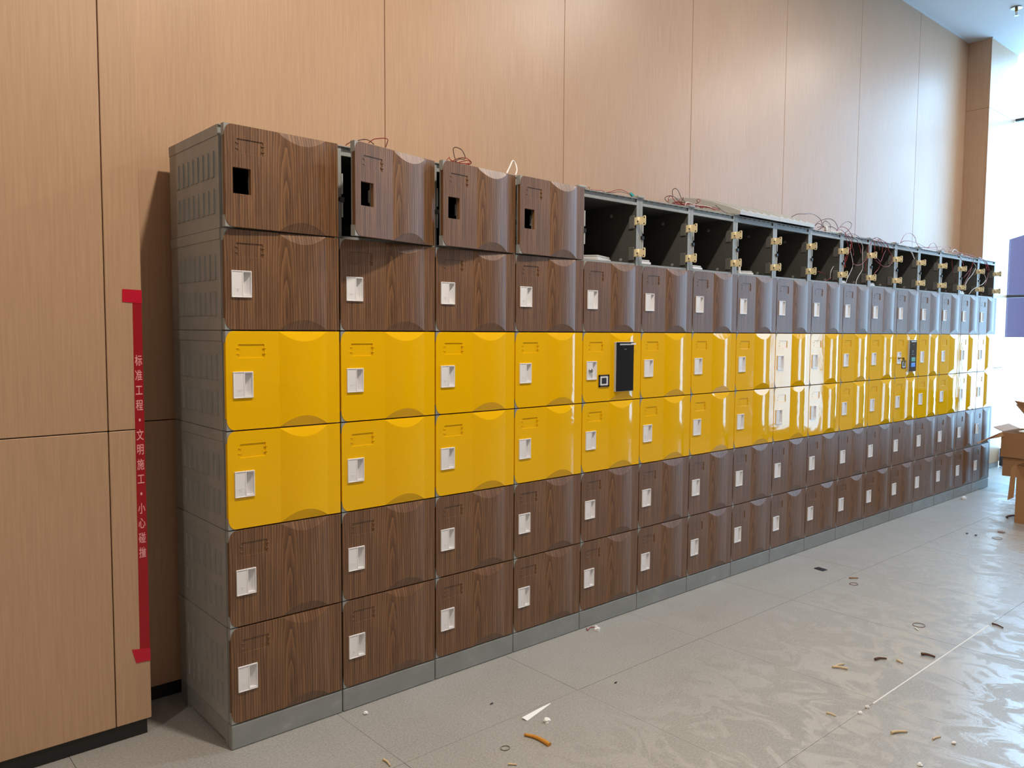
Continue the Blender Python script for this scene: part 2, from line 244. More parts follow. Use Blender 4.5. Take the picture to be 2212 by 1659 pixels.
WIRES= {"a":[["r",[[0.56,0.11,1.931],[0.573,0.102,1.943],[0.578,0.078,1.943],[0.592,0.055,1.942],[0.6,0.051,1.939],[0.611,0.069,1.937],[0.62,0.095,1.924]]],["k",[[0.511,0.097,1.929],[0.538,0.11,1.939],[0.548,0.1,1.938],[0.546,0.075,1.928],[0.546,0.054,1.915]]],["r",[[0.465,0.101,1.907],[0.466,0.076,1.911],[0.466,0.054,1.91],[0.484,0.052,1.909]]]],"b":[["k",[[0.936,0.104,1.918],[0.929,0.109,1.945],[0.913,0.092,1.963],[0.909,0.066,1.962],[0.921,0.05,1.951],[0.941,0.057,1.932],[0.957,0.081,1.929],[0.951,0.104,1.932],[0.936,0.109,1.921]]],["r",[[0.882,0.092,1.915],[0.908,0.109,1.933],[0.909,0.104,1.923],[0.927,0.081,1.911],[0.95,0.057,1.908],[0.962,0.051,1.913],[0.957,0.066,1.922],[0.924,0.092,1.912],[0.913,0.109,1.92],[0.956,0.104,1.911],[0.98,0.081,1.914]]],["r",[[0.912,0.1,1.916],[0.922,0.075,1.925],[0.941,0.054,1.927],[0.967,0.052,1.914],[0.967,0.072,1.906]]]],"c":[["w",[[1.147,0.059,1.897],[1.185,0.084,1.931],[1.22,0.106,1.964],[1.236,0.108,1.956],[1.228,0.089,1.927],[1.197,0.063,1.898]]]],"d":[["k",[[1.592,0.05,1.892],[1.618,0.064,1.904],[1.652,0.089,1.909],[1.669,0.108,1.907]]],["r",[[1.617,0.05,1.892],[1.661,0.059,1.894],[1.723,0.083,1.905],[1.767,0.105,1.905]]],["r",[[1.781,0.109,1.907],[1.802,0.104,1.91],[1.823,0.08,1.919],[1.829,0.057,1.916],[1.853,0.051,1.909],[1.9,0.067,1.906]]],["k",[[1.75,0.078,1.899],[1.754,0.055,1.895],[1.803,0.051,1.904],[1.861,0.069,1.909],[1.934,0.095,1.911]]]],"e":[["k",[[2.265,0.11,1.945],[2.242,0.096,1.959],[2.214,0.071,1.966],[2.206,0.052,1.968],[2.229,0.054,1.963],[2.274,0.076,1.952],[2.32,0.101,1.942],[2.363,0.11,1.929]]],["k",[[2.22,0.106,1.91],[2.201,0.108,1.924],[2.185,0.089,1.93],[2.176,0.063,1.931],[2.184,0.05,1.928],[2.218,0.06,1.928],[2.281,0.085,1.92],[2.341,0.106,1.924],[2.313,0.108,1.918],[2.236,0.089,1.91]]],["r",[[2.218,0.098,1.909],[2.229,0.11,1.93],[2.236,0.099,1.943],[2.225,0.074,1.92],[2.219,0.053,1.904],[2.252,0.053,1.923],[2.3,0.073,1.939],[2.313,0.098,1.92]]],["r",[[2.204,0.054,1.896],[2.308,0.087,1.906],[2.428,0.13,1.918],[2.52,0.15,1.934],[2.561,0.132,1.929],[2.567,0.09,1.914],[2.583,0.055,1.904]]],["r",[[2.274,0.056,1.901],[2.347,0.091,1.91],[2.431,0.133,1.924],[2.483,0.15,1.934],[2.482,0.13,1.924],[2.45,0.087,1.92],[2.432,0.054,1.898]]],["r",[[2.334,0.126,1.914],[2.314,0.083,1.909],[2.311,0.053,1.897],[2.357,0.058,1.899],[2.447,0.095,1.915],[2.545,0.136,1.928],[2.606,0.15,1.929]]],["r",[[2.317,0.144,1.92],[2.315,0.109,1.924],[2.304,0.067,1.913],[2.326,0.05,1.9],[2.4,0.071,1.912],[2.507,0.114,1.92],[2.602,0.146,1.93]]],["r",[[2.332,0.09,1.913],[2.313,0.055,1.908],[2.34,0.055,1.902],[2.414,0.089,1.917],[2.501,0.131,1.927],[2.558,0.15,1.926],[2.56,0.131,1.928]]],["r",[[2.361,0.119,1.926],[2.329,0.075,1.913],[2.322,0.051,1.898],[2.366,0.063,1.904],[2.449,0.104,1.921],[2.529,0.141,1.93],[2.567,0.148,1.935]]],["r",[[2.181,0.05,1.894],[2.259,0.067,1.898],[2.373,0.108,1.913],[2.482,0.144,1.92],[2.546,0.146,1.937],[2.563,0.113,1.925],[2.564,0.071,1.903]]],["r",[[2.252,0.075,1.905],[2.368,0.119,1.914],[2.468,0.148,1.931],[2.519,0.141,1.932],[2.528,0.103,1.919],[2.533,0.063,1.915],[2.579,0.051,1.908]]],["r",[[2.313,0.128,1.928],[2.29,0.085,1.915],[2.281,0.053,1.898],[2.319,0.057,1.906],[2.403,0.093,1.917],[2.495,0.134,1.932],[2.554,0.15,1.922]]],["r",[[2.244,0.085,1.916],[2.338,0.128,1.927],[2.405,0.15,1.925],[2.421,0.134,1.93],[2.403,0.092,1.921],[2.392,0.056,1.905],[2.427,0.054,1.909]]],["r",[[2.292,0.129,1.916],[2.287,0.086,1.912],[2.296,0.054,1.895],[2.351,0.056,1.905],[2.454,0.092,1.919],[2.568,0.134,1.928],[2.648,0.15,1.939]]],["r",[[2.467,0.11,1.938],[2.445,0.1,1.945],[2.428,0.076,1.946],[2.412,0.054,1.934],[2.396,0.052,1.924],[2.396,0.071,1.918]]],["w",[[2.245,0.022,1.888],[2.264,0.03,1.904],[2.292,0.038,1.911],[2.326,0.04,1.907],[2.354,0.035,1.904],[2.4,0.026,1.905],[2.46,0.02,1.902]]],["k",[[2.492,0.02,1.915],[2.539,0.026,1.904],[2.59,0.035,1.894],[2.632,0.04,1.892]]]],"f":[["k",[[3.315,0.084,1.94],[3.351,0.06,1.962],[3.427,0.05,1.97],[3.497,0.063,1.981],[3.605,0.089,1.987],[3.696,0.108,1.98],[3.723,0.106,1.962],[3.684,0.084,1.926],[3.607,0.059,1.897]]],["k",[[3.597,0.086,1.918],[3.688,0.107,1.955],[3.751,0.107,1.975],[3.78,0.087,1.98],[3.787,0.062,1.968],[3.803,0.05,1.945],[3.845,0.061,1.923]]],["k",[[3.765,0.11,1.932],[3.728,0.1,1.946],[3.694,0.074,1.954],[3.678,0.053,1.953],[3.707,0.053,1.947],[3.766,0.072,1.941],[3.817,0.098,1.927]]],["k",[[3.648,0.11,1.925],[3.661,0.101,1.94],[3.65,0.077,1.937],[3.639,0.055,1.922],[3.671,0.052,1.91],[3.733,0.07,1.905]]],["k",[[3.682,0.108,1.922],[3.737,0.105,1.931],[3.749,0.083,1.929],[3.758,0.058,1.927],[3.793,0.05,1.917],[3.854,0.065,1.912]]],["r",[[3.691,0.11,1.909],[3.72,0.103,1.919],[3.71,0.079,1.925],[3.704,0.056,1.904],[3.659,0.051,1.897]]],["k",[[3.807,0.054,1.907],[3.905,0.075,1.945],[4.006,0.1,1.98],[4.073,0.11,1.993],[4.088,0.097,1.982],[4.033,0.071,1.953],[3.958,0.052,1.923],[3.924,0.054,1.905]]]],"g":[["r",[[3.715,0.008,1.895],[3.762,0.01,1.92],[3.802,0.005,1.925],[3.829,-0.004,1.916],[3.865,-0.01,1.888],[3.896,-0.008,1.863],[3.908,-0.0,1.834],[3.93,0.008,1.812],[3.953,0.01,1.789],[3.937,0.005,1.763]]],["r",[[3.704,-0.007,1.898],[3.754,-0.001,1.905],[3.791,-0.001,1.895],[3.855,-0.009,1.869],[3.86,-0.017,1.845],[3.843,-0.02,1.804],[3.817,-0.015,1.766],[3.817,-0.007,1.736],[3.819,-0.001,1.707],[3.813,-0.001,1.676]]],["r",[[3.78,-0.017,1.883],[3.819,-0.008,1.845],[3.856,-0.001,1.812],[3.855,-0.001,1.782],[3.809,-0.007,1.736],[3.791,-0.016,1.698],[3.794,-0.02,1.68]]],["r",[[3.795,-0.012,1.879],[3.849,-0.019,1.835],[3.856,-0.019,1.799],[3.837,-0.012,1.759],[3.826,-0.003,1.713]]],["r",[[3.898,-0.003,1.882],[3.97,0.005,1.87],[4.009,0.01,1.843],[4.032,0.007,1.813],[4.024,-0.001,1.781]]],["w",[[3.899,-0.009,1.876],[3.981,-0.013,1.851],[4.017,-0.016,1.823],[4.013,-0.016,1.779],[4.031,-0.013,1.719],[4.034,-0.01,1.682],[3.993,-0.008,1.642],[3.965,-0.009,1.613],[3.947,-0.013,1.581]]],["w",[[3.852,-0.015,1.823],[3.869,-0.012,1.776],[3.897,-0.009,1.741],[3.909,-0.008,1.696],[3.868,-0.01,1.648],[3.825,-0.014,1.609],[3.806,-0.016,1.581]]],["r",[[3.899,-0.012,1.714],[3.933,-0.015,1.704],[3.99,-0.01,1.707],[4.061,-0.002,1.727],[4.114,0.004,1.753],[4.144,0.003,1.783],[4.138,-0.004,1.833],[4.152,-0.012,1.871],[4.194,-0.015,1.89]]],["k",[[3.873,0.01,1.89],[3.947,0.014,1.897],[4.033,0.023,1.889],[4.096,0.029,1.87],[4.124,0.029,1.856]]],["k",[[3.953,0.0,1.876],[4.023,0.002,1.881],[4.13,0.01,1.882],[4.217,0.018,1.888],[4.278,0.02,1.903],[4.332,0.014,1.894],[4.388,0.006,1.878],[4.451,0.0,1.866],[4.559,0.002,1.831]]]],"h":[["r",[[4.211,0.002,1.874],[4.205,-0.007,1.815],[4.193,-0.01,1.783],[4.254,-0.006,1.761],[4.311,0.003,1.743],[4.3,0.009,1.704],[4.237,0.009,1.665]]],["r",[[4.264,0.0,1.891],[4.386,0.005,1.878],[4.428,0.002,1.832],[4.458,-0.006,1.791],[4.444,-0.013,1.753],[4.399,-0.014,1.725],[4.34,-0.008,1.718],[4.292,0.0,1.735],[4.242,0.005,1.755]]],["r",[[4.289,-0.005,1.879],[4.365,-0.006,1.837],[4.329,-0.01,1.801],[4.294,-0.014,1.763],[4.271,-0.015,1.743]]],["r",[[4.171,0.026,1.882],[4.182,0.029,1.762],[4.172,0.033,1.73],[4.175,0.035,1.689],[4.197,0.033,1.667]]],["r",[[4.22,-0.004,1.871],[4.275,0.0,1.843],[4.293,0.004,1.822]]],["r",[[4.25,-0.003,1.88],[4.327,0.001,1.847],[4.332,0.004,1.803]]],["r",[[4.223,0.005,1.891],[4.281,0.001,1.882],[4.322,-0.003,1.885],[4.395,-0.005,1.858],[4.41,-0.003,1.82]]]],"i":[["r",[[3.65,0.086,1.654],[3.688,0.08,1.651],[3.763,0.09,1.642],[3.861,0.107,1.632],[3.949,0.119,1.649],[3.996,0.117,1.667],[4.004,0.102,1.686]]],["r",[[3.639,0.04,1.59],[3.717,0.049,1.607],[3.787,0.066,1.626],[3.881,0.079,1.647],[3.955,0.077,1.673]]],["w",[[3.75,0.053,1.612],[3.745,0.05,1.645],[3.773,0.054,1.677],[3.832,0.063,1.705],[3.896,0.069,1.722],[3.934,0.069,1.729]]]],"j":[["r",[[4.715,0.05,1.902],[4.798,0.066,1.956],[4.918,0.092,1.988],[5.036,0.109,1.998],[5.089,0.104,1.97],[5.05,0.081,1.933],[5.04,0.057,1.902]]],["r",[[4.784,0.079,1.909],[4.778,0.056,1.921],[4.869,0.051,1.929],[5.049,0.068,1.926],[5.244,0.094,1.916]]],["w",[[4.67,-0.002,1.876],[4.759,-0.003,1.843],[4.826,-0.002,1.798],[4.783,0.001,1.845],[4.711,0.003,1.878]]]],"k":[["r",[[5.194,0.055,1.903],[5.229,0.051,1.935],[5.333,0.069,1.951],[5.453,0.095,1.938],[5.511,0.11,1.917]]],["r",[[5.172,0.11,1.919],[5.238,0.098,1.913],[5.253,0.072,1.915],[5.333,0.052,1.92],[5.436,0.054,1.934]]],["r",[[5.455,0.06,1.906],[5.57,0.085,1.95],[5.699,0.106,1.961],[5.769,0.108,1.942],[5.674,0.089,1.913]]],["r",[[5.185,0.064,1.906],[5.367,0.09,1.912],[5.586,0.109,1.922],[5.665,0.105,1.917]]]],"l":[["r",[[5.561,0.093,1.926],[5.765,0.109,1.935],[5.935,0.103,1.925],[6.059,0.08,1.918],[6.19,0.056,1.896],[6.337,0.051,1.883]]],["w",[[5.669,0.067,1.901],[5.792,0.093,1.939],[5.913,0.109,1.931],[5.957,0.103,1.895],[5.949,0.08,1.875]]],["r",[[5.61,0.065,1.907],[5.808,0.091,1.916],[6.106,0.109,1.908],[6.132,0.104,1.917],[6.224,0.082,1.907]]],["r",[[5.445,-0.008,1.89],[5.582,-0.01,1.873],[5.692,-0.005,1.833],[5.759,0.004,1.789]]],["r",[[6.009,-0.004,1.888],[6.119,-0.0,1.881],[6.224,-0.001,1.844],[6.259,-0.004,1.81],[6.233,-0.008,1.75],[6.176,-0.01,1.675]]],["r",[[6.033,-0.009,1.885],[6.187,-0.005,1.87],[6.243,-0.001,1.845],[6.293,-0.0,1.801]]],["r",[[6.035,-0.002,1.886],[6.161,-0.0,1.876],[6.218,-0.002,1.851],[6.212,-0.007,1.792]]],["r",[[5.992,-0.01,1.879],[6.123,-0.006,1.866],[6.194,-0.004,1.835],[6.195,-0.005,1.806]]]],"m":[["r",[[5.663,-0.013,1.878],[5.786,-0.015,1.879],[5.898,-0.01,1.859],[5.91,-0.001,1.818],[5.839,0.005,1.759],[5.746,0.003,1.713]]],["r",[[5.826,-0.001,1.869],[5.922,0.005,1.847],[5.889,0.003,1.775],[5.766,-0.004,1.679],[5.678,-0.012,1.599]]],["w",[[5.926,-0.001,1.844],[5.99,-0.0,1.809],[5.911,-0.003,1.748],[5.809,-0.008,1.701],[5.752,-0.01,1.657]]],["r",[[5.579,0.034,1.876],[5.596,0.03,1.788],[5.65,0.034,1.723],[5.715,0.042,1.678]]],["w",[[6.167,-0.006,1.758],[6.192,-0.01,1.719],[6.117,-0.009,1.68],[6.054,-0.006,1.669]]],["w",[[6.018,-0.004,1.654],[5.925,-0.004,1.629],[5.858,-0.002,1.589]]]]}

# ------------------------------------------------------------------ room shell
X0, X1, Y0 = -4.5, 7.72, -8.0
f = bmesh.new(); bx(f, X0, X1 + .25, Y0, .6, -.15, -.004)
floor = struct(obj('floor', f, [JNT]))
f = bmesh.new(); bx(f, X0, X1 + .25, Y0, -4.12, -.0039, 0)
bx(f, X0, -1.88, -4.1, .6, -.0039, 0)
obj('far_floor_area', f, [FLR], floor)
tm = None
P = .742
for i in range(-3, 11):
    for j in range(-5, 1):
        xa, ya = .362 + i * P, -1.14 + P + j * P
        if tm is None:
            b = bmesh.new(); bx(b, .0007, P - .0007, .0007, P - .0007, -.0038, 0); tm = mesh('tile', b, FLR)
        if ya + P > .6 and j > 0: continue
        link('tile', tm, floor, (xa, ya, random.uniform(-.0003, .0002)))
b = bmesh.new(); bx(b, .0007, P - .0007, .0007, .165, -.0038, 0); tn = mesh('tile', b, FLR)
for i in range(-3, 11): link('tile', tn, floor, (.362 + i * P, -1.14 + 2 * P, 0))
b = bmesh.new(); bx(b, 1.81, 2.95, -1.1425, -1.1375, -.003, .0006); obj('grout_line', b, GRT, floor)

f = bmesh.new(); bx(f, X0, X1 + .25, Y0, .6, CEIL, CEIL + .15); struct(obj('ceiling', f, CEI))
f = bmesh.new(); bx(f, -.145, 7.05, .488, WALL_Y, CEIL - .006, CEIL); bx(f, 7.045, 7.05, .3, .49, CEIL - .006, CEIL); bx(f, 7.045, 7.74, .298, .305, CEIL - .006, CEIL)
struct(obj('trim_1', f, CEI))

def panel(parent, x0, x1, y, z0, z1, t=.012, face='y', name='wall_panel'):
    b = bmesh.new()
    if face == 'y': rbox(b, x0, x1, y, y + t, z0, z1, .0015, 1)
    else: rbox(b, y, y + t, x0, x1, z0, z1, .0015, 1)
    return obj(name, b, VEN, parent)
G = .0015
f = bmesh.new(); bx(f, -.15, 7.2, WALL_Y + .012, .62, 0, CEIL)
wb = struct(obj('wall_back', f, DARK))
xs = [-.155, .875, 1.90, 2.93, 3.945, 4.985, 6.01, 7.056]
for a, c in zip(xs, xs[1:]):
    panel(wb, a + G, c - G, WALL_Y, .05, .974 - G); panel(wb, a + G, c - G, WALL_Y, .974 + G, CEIL - .002)
f = bmesh.new(); bx(f, -.14, 7.05, .508, .5119, .001, .05); struct(obj('baseboard_back', f, BLK))
# projecting pier on the left
f = bmesh.new(); bx(f, X0, -.158, .292, .62, 0, CEIL)
wl = struct(obj('pillar', f, DARK))
px_ = [-2.3, -1.27, -.249, -.145]
for a, c in zip(px_, px_[1:]):
    panel(wl, a + G, c - (G if c < -.2 else 0), .28, .05, .974 - G); panel(wl, a + G, c - (G if c < -.2 else 0), .28, .974 + G, CEIL - .002)
panel(wl, .2925, .5, -.157, .05, .974 - G, face='x'); panel(wl, .2925, .5, -.157, .974 + G, CEIL - .002, face='x')
f = bmesh.new(); bx(f, X0, -.157, .287, .2919, .001, .05); struct(obj('baseboard_left', f, BLK))
# projecting pier on the right
f = bmesh.new(); bx(f, 7.062, X1 + .02, .317, .62, 0, CEIL)
wr = struct(obj('pillar', f, DARK))
for z0, z1 in ((.05, .965 - G), (.965 + G, 3.3), (3.3 + G, CEIL - .002)):
    panel(wr, 7.05, 7.74, .305, z0, z1); panel(wr, .3175, .5, 7.05, z0, z1, face='x')
f = bmesh.new(); bx(f, 7.055, 7.735, .309, .3169, .001, .05); struct(obj('baseboard_right', f, GREY))
# end wall with glazing
f = bmesh.new()
for y0, y1 in ((-2.1, -.75), (Y0, -2.95)): bx(f, X1, X1 + .2, y0, y1, 0, CEIL)
struct(obj('wall_right', f, CEI))
f = bmesh.new(); bx(f, X0, X1 + .25, Y0 - .15, Y0, 0, CEIL); struct(obj('wall_front', f, VEN))
f = bmesh.new(); bx(f, X0 - .15, X0, Y0, .6, 0, CEIL); struct(obj('wall_left', f, VEN))
for k, (y0, y1) in enumerate(((-.75, .303), (-2.95, -2.1))):
    w_ = bpy.data.objects.new('window_%d' % (k + 1), None); COL.objects.link(w_); w_.location = (X1 + .03, (y0 + y1) / 2, 0); struct(w_)
    cy_ = (y0 + y1) / 2; hy = (y1 - y0) / 2
    for z0, z1 in ((.005, .178), (1.634, 1.661), (3.293, 3.32)):
        b = bmesh.new(); rbox(b, -.02, .04, -hy, hy, z0, z1, .003, 1); obj('transom', b, ALU, w_)
    for z0, z1 in ((.178, 1.634), (1.661, 3.293), (3.32, CEIL)):
        b = bmesh.new(); bx(b, .008, .016, -hy, hy, z0, z1); obj('glass_pane', b, GLS, w_)
# outside the glass
b = bmesh.new()
PT = [(.22, 1.25), (1.8, 1.25), (1.8, 2.02), (.40, 2.40), (.22, 2.46)]
fr = [b.verts.new((9.0, y, z)) for y, z in PT]; bk = [b.verts.new((9.03, y, z)) for y, z in PT]
b.faces.new(fr); b.faces.new(bk[::-1])
for i in range(5): b.faces.new((fr[i], fr[(i + 1) % 5], bk[(i + 1) % 5], bk[i]))
tag(obj('hoarding_sheet', b, MAUVE), 'mauve hoarding sheet with sloping top outside the end window', 'hoarding')

# ------------------------------------------------------------------ locker parts (shared meshes)
GAP = .0029
HXR = W - GAP                                    # hinge line, right edge of the door
def body_mesh(louver, y0=.022):
    b = bmesh.new(); t = .021
    g = .0008
    bx(b, g, t, y0, D, g, H - g); bx(b, W - t, W - g, y0, D, g, H - g)         # sides
    bx(b, t, W - t, D - .006, D, g, H - g)                                     # back
    bx(b, t, W - t, y0 + .004, D, g, .010)                                     # bottom
    bx(b, t, W - t, y0 + .006, D, H - .020, H - g)                             # top, set-back upper band
    bx(b, t, W - t, y0, y0 + .012, H - .032, H - .020)                         # lower lip
    bx(b, t, W - t, y0 + .012, y0 + .05, H - .024, H - .0201)
    bx(b, .001, W - .001, y0 - .004, y0 + .006, H - .004, H - g)               # overhanging top edge
    for i in range(7): bx(b, .05 + i * .045, .062 + i * .045, y0 - .002, y0 + .006, H - .007, H - .004)
    bx(b, W / 2 - .12, W / 2 + .12, D - .012, D - .006, .05, .25)
    if louver:
        for zc0, zc1 in ((.505 * H, .755 * H), (.15 * H, .385 * H)):
            for i in range(8):
                ya = .055 + i * .042; yb = ya + .034
                v = [b.verts.new(p) for p in ((0.0008, ya, zc0), (-.0032, ya, zc0), (0.0008, yb, zc0), (0.0008, ya, zc1), (-.0032, ya, zc1), (0.0008, yb, zc1))]
                b.faces.new((v[0], v[1], v[2])); b.faces.new((v[3], v[5], v[4])); b.faces.new((v[1], v[4], v[5], v[2])); b.faces.new((v[0], v[3], v[4], v[1]))
        bx(b, -.0012, .001, y0, D, H * .895, H - g)
    b.normal_update()
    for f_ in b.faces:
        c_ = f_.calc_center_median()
        if .0205 < c_.x < W - .0205 and c_.y > .045 and c_.z < H - .015: f_.material_index = 1  # interior faces get the grey with shade painted in
    return mesh('locker_body', b, [GREY, INNER_SHADE])
HX0, HX1, HZ0, HZ1 = .061 * W, .223 * W, .325 * H, .59 * H      # handle opening
PX0, PX1, PZ0, PZ1 = .108 * W, .322 * W, .725 * H, .862 * H     # name card recess
BX0, BX1, SAG, KZ = .447 * W, .872 * W, .0085, .27              # bulge
RX, RZ, ZL, ZH = .0235, .034, .0021, H - .0021
def bulge(x):
    if x <= BX0 or x >= BX1: return 0.0
    c = (BX0 + BX1) / 2; hw = (BX1 - BX0) / 2; R = (hw * hw + SAG * SAG) / (2 * SAG)
    return math.sqrt(R * R - (x - c) ** 2) - (R - SAG)
def panel_mesh(m, hole=True):
    b = bmesh.new()
    arc = [GAP + RX * (1 - math.cos(a * math.pi / 20)) for a in range(0, 10)]
    e = .0007
    hx0, hx1, hz0, hz1 = HX0 + .002, HX1 - .002, HZ0 + .002, HZ1 - .002
    X = sorted(set(arc + [hx0 + .0023, hx1, PX0, PX0 + e, PX1, PX1 - e, .06, .15]))
    X = [x for x in X if abs(x - (GAP + RX)) > 1e-6 or True]
    hx0 = hx0 + .0023
    X += [BX0 + (BX1 - BX0) * i / 22 for i in range(23)] + [.352, HXR - .0005, HXR]
    X = sorted(set(round(x, 6) for x in X))
    hx0, hx1 = round(hx0, 6), round(hx1, 6)
    zmid = [.0375, hz0, hz1, PZ0, PZ0 + e, PZ1 - e, PZ1, H - .0375]
    def ends(x):
        t = (x - GAP) / RX
        zc = RZ * (1 - math.sqrt(max(0, 1 - (1 - t) ** 2))) if t < 1 else 0
        return ZL + zc
    def zcol(x):
        lo = ends(x); cr = max(lo + .0006, ZL + bulge(x) / KZ)
        L = [lo, cr, (cr + .0375) / 2] + zmid
        hi = [H - z for z in (lo, cr, (cr + .0375) / 2)][::-1]
        return L + hi
    cols = []
    for x in X:
        zs = zcol(x); col = []
        for k, z in enumerate(zs):
            y = -min(bulge(x), max(0, (z - ZL)) * KZ, max(0, (ZH - z)) * KZ)
            if PX0 < x < PX1 and PZ0 < z < PZ1 and y == 0: y = .0024
            edge = (x - GAP < .0009) or (HXR - x < .0001)
            if edge: y = .0012
            elif (k in (0, len(zs) - 1)) and y > -.0002: y = .0010
            col.append(b.verts.new((x - HXR, y, z)))
        cols.append(col)
    nz = len(cols[0]); nx = len(cols)
    inh = lambda i, k: hole and X[i] >= hx0 - 1e-6 and X[i + 1] <= hx1 + 1e-6 and k == 4
    F = {}
    for i in range(nx - 1):
        for k in range(nz - 1):
            if inh(i, k): continue
            f_ = b.faces.new((cols[i][k], cols[i + 1][k], cols[i + 1][k + 1], cols[i][k + 1])); f_.smooth = BX0 - .0001 <= X[i] and X[i + 1] <= BX1 + .0001
    bd = [e_ for e_ in b.edges if len(e_.link_faces) == 1]
    r = bmesh.ops.extrude_edge_only(b, edges=bd)
    for v in r['geom']:
        if isinstance(v, bmesh.types.BMVert): v.co.y = .013
    b.edges.ensure_lookup_table()
    for e_ in b.edges:
        if len(e_.link_faces) == 2 and e_.calc_face_angle(0) > .12: e_.smooth = False
    return mesh('door_panel', b, m)
def liner_mesh(hole=True):
    b = bmesh.new(); s = HXR
    y0, y1 = .005, .020; xl, xr, zl, zh = GAP + .0015, HXR - .001, .003, H - .003
    bx(b, xl - s, HX0 - s, y0, y1, zl, zh); bx(b, HX1 - s, xr - s, y0, y1, zl, zh)
    bx(b, HX0 - s, HX1 - s, y0, y1, zl, HZ0); bx(b, HX0 - s, HX1 - s, y0, y1, HZ1, zh)
    bx(b, GAP - s, GAP + .026 - s, .0014, .021, ZL - .0002, RZ + .003); bx(b, GAP - s, GAP + .026 - s, .0014, .021, H - RZ - .003, ZH + .0002)
    bx(b, HX1 - s + .004, HX1 - s + .03, .02, .032, HZ0 + .02, HZ1 - .02)
    return mesh('door_liner', b, GREY)
def handle_mesh():
    b = bmesh.new(); s = HXR
    x0, x1, z0, z1 = HX0 - s, HX1 - s, HZ0, HZ1; dv = .150 * W - s; t = .0032; yf = -.0045
    rbox(b, x0, x0 + t, yf, .004, z0, z1, .0012); rbox(b, x1 - t, x1, yf, .004, z0, z1, .0012)
    rbox(b, x0 + .001, x1 - .001, yf, .004, z0, z0 + t, .0012); rbox(b, x0 + .001, x1 - .001, yf, .004, z1 - t, z1, .0012)
    bx(b, x0 + t - .001, dv, -.0030, .004, z0 + t - .001, z1 - t + .001)
    rbox(b, dv - .001, dv + .0022, -.0042, .012, z0 + .002, z1 - .002, .0006, 1)
    # pocket: curved back wall
    zA, zB = z0 + t - .001, z1 - t + .001; n = 6
    pr = [(dv + .002 + (x1 - t - dv - .001) * i / n, .0165 * math.cos(i / n * math.pi / 2) ** .7 - .0025) for i in range(n + 1)]
    lo = [b.verts.new((x, y, zA)) for x, y in pr]; hi = [b.verts.new((x, y, zB)) for x, y in pr]
    for i in range(n):
        f_ = b.faces.new((lo[i], lo[i + 1], hi[i + 1], hi[i])); f_.smooth = True
    bx(b, dv, x1 - t, -.0038, .0125, z1 - t - .001, z1 - t + .001); 
    v = bx(b, dv + .001, x1 - t + .001, -.004, .011, z0 + t - .001, z0 + t + .0035)
    # small embossed mark under the lock position
    cx_ = (x0 + dv) / 2 + .001; cz = z0 + .021
    bx(b, cx_ - .0075, cx_ + .0075, -.0034, -.003, cz + .004, cz + .0052); bx(b, cx_ - .0055, cx_ + .0035, -.0034, -.003, cz, cz + .0011)
    bx(b, cx_ - .0012, cx_ + .0005, -.0034, -.003, cz - .004, cz + .0045)
    return mesh('handle', b, WHT)
def clips_mesh(m):
    b = bmesh.new(); s = HXR
    for x, dx in ((PX0 - .0025, 1), (PX1 + .0022, -1)):
        for z in (.768 * H, .823 * H):
            ball(b, (x - s, 0, z), .0028, 8, (1, .9, .9))
            bx(b, *sorted((x - s, x - s + dx * .0075)), -.0006, .0012, z - .0016, z + .0016)
    return mesh('card_clips', b, m)
def hinge_mesh():
    b = bmesh.new(); x = -.0035; h = .019
    # leaf standing forward from the side wall, with two eared corners and screw holes
    prof = [(.030, -h * .9), (-.018, -h * .9), (-.020, -h * 1.12), (-.030, -h * 1.12), (-.033, -h * .8), (-.033, h * .8), (-.030, h * 1.12), (-.020, h * 1.12), (-.018, h * .9), (.030, h * .9)]
    A = [b.verts.new((x, y, z)) for y, z in prof]; Bq = [b.verts.new((x + .003, y, z)) for y, z in prof]
    b.faces.new(A); b.faces.new(Bq[::-1])
    for i in range(10): b.faces.new((A[i], A[(i + 1) % 10], Bq[(i + 1) % 10], Bq[i]))
    cyl(b, (x - .001, .006, 0), (0, 0, 1), .0055, h * 1.7, 10)
    rbox(b, x - .006, x + .001, .008, .024, -h * .9, h * .9, .002, 1)
    return mesh('hinge', b, CRM)
def holes_mesh():
    b = bmesh.new()
    for z in (-.014, .014): cyl(b, (-.0038, -.025, z), (1, 0, 0), .0032, .0012, 10)
    return mesh('screw_hole', b, BLK)
def screw_mesh():
    b = bmesh.new(); cyl(b, (-.0085, .006, -.002), (1, 0, 0), .0038, .004, 10); bx(b, -.0112, -.0104, .003, .009, -.0026, -.0014)
    return mesh('screw', b, STL)
def bracket_mesh():
    b = bmesh.new(); rbox(b, -.006, 0, .03, .062, -.03, .03, .002, 1)
    for y in (.036, .046):
        for z in (-.024, .024): cyl(b, (-.0064, y, z), (1, 0, 0), .0022, .001, 8)
    return mesh('hinge_bracket', b, BRK)
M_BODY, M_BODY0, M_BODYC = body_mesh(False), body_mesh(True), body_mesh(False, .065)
M_PANEL = {'b': panel_mesh(WAL), 'y': panel_mesh(YEL)}
M_LINER, M_HANDLE = liner_mesh(), handle_mesh()
M_CLIP = {'b': clips_mesh(WAL), 'y': clips_mesh(YEL)}
M_HINGE, M_HOLE, M_SCREW, M_BRK = hinge_mesh(), holes_mesh(), screw_mesh(), bracket_mesh()
b = bmesh.new(); rbox(b, .0205, .0255, .018, .026, .145, .21, .001, 1); rbox(b, .0205, .0255, .018, .026, .07, .118, .001, 1); M_STRIKE = mesh('strike_plate', b, LGREY)
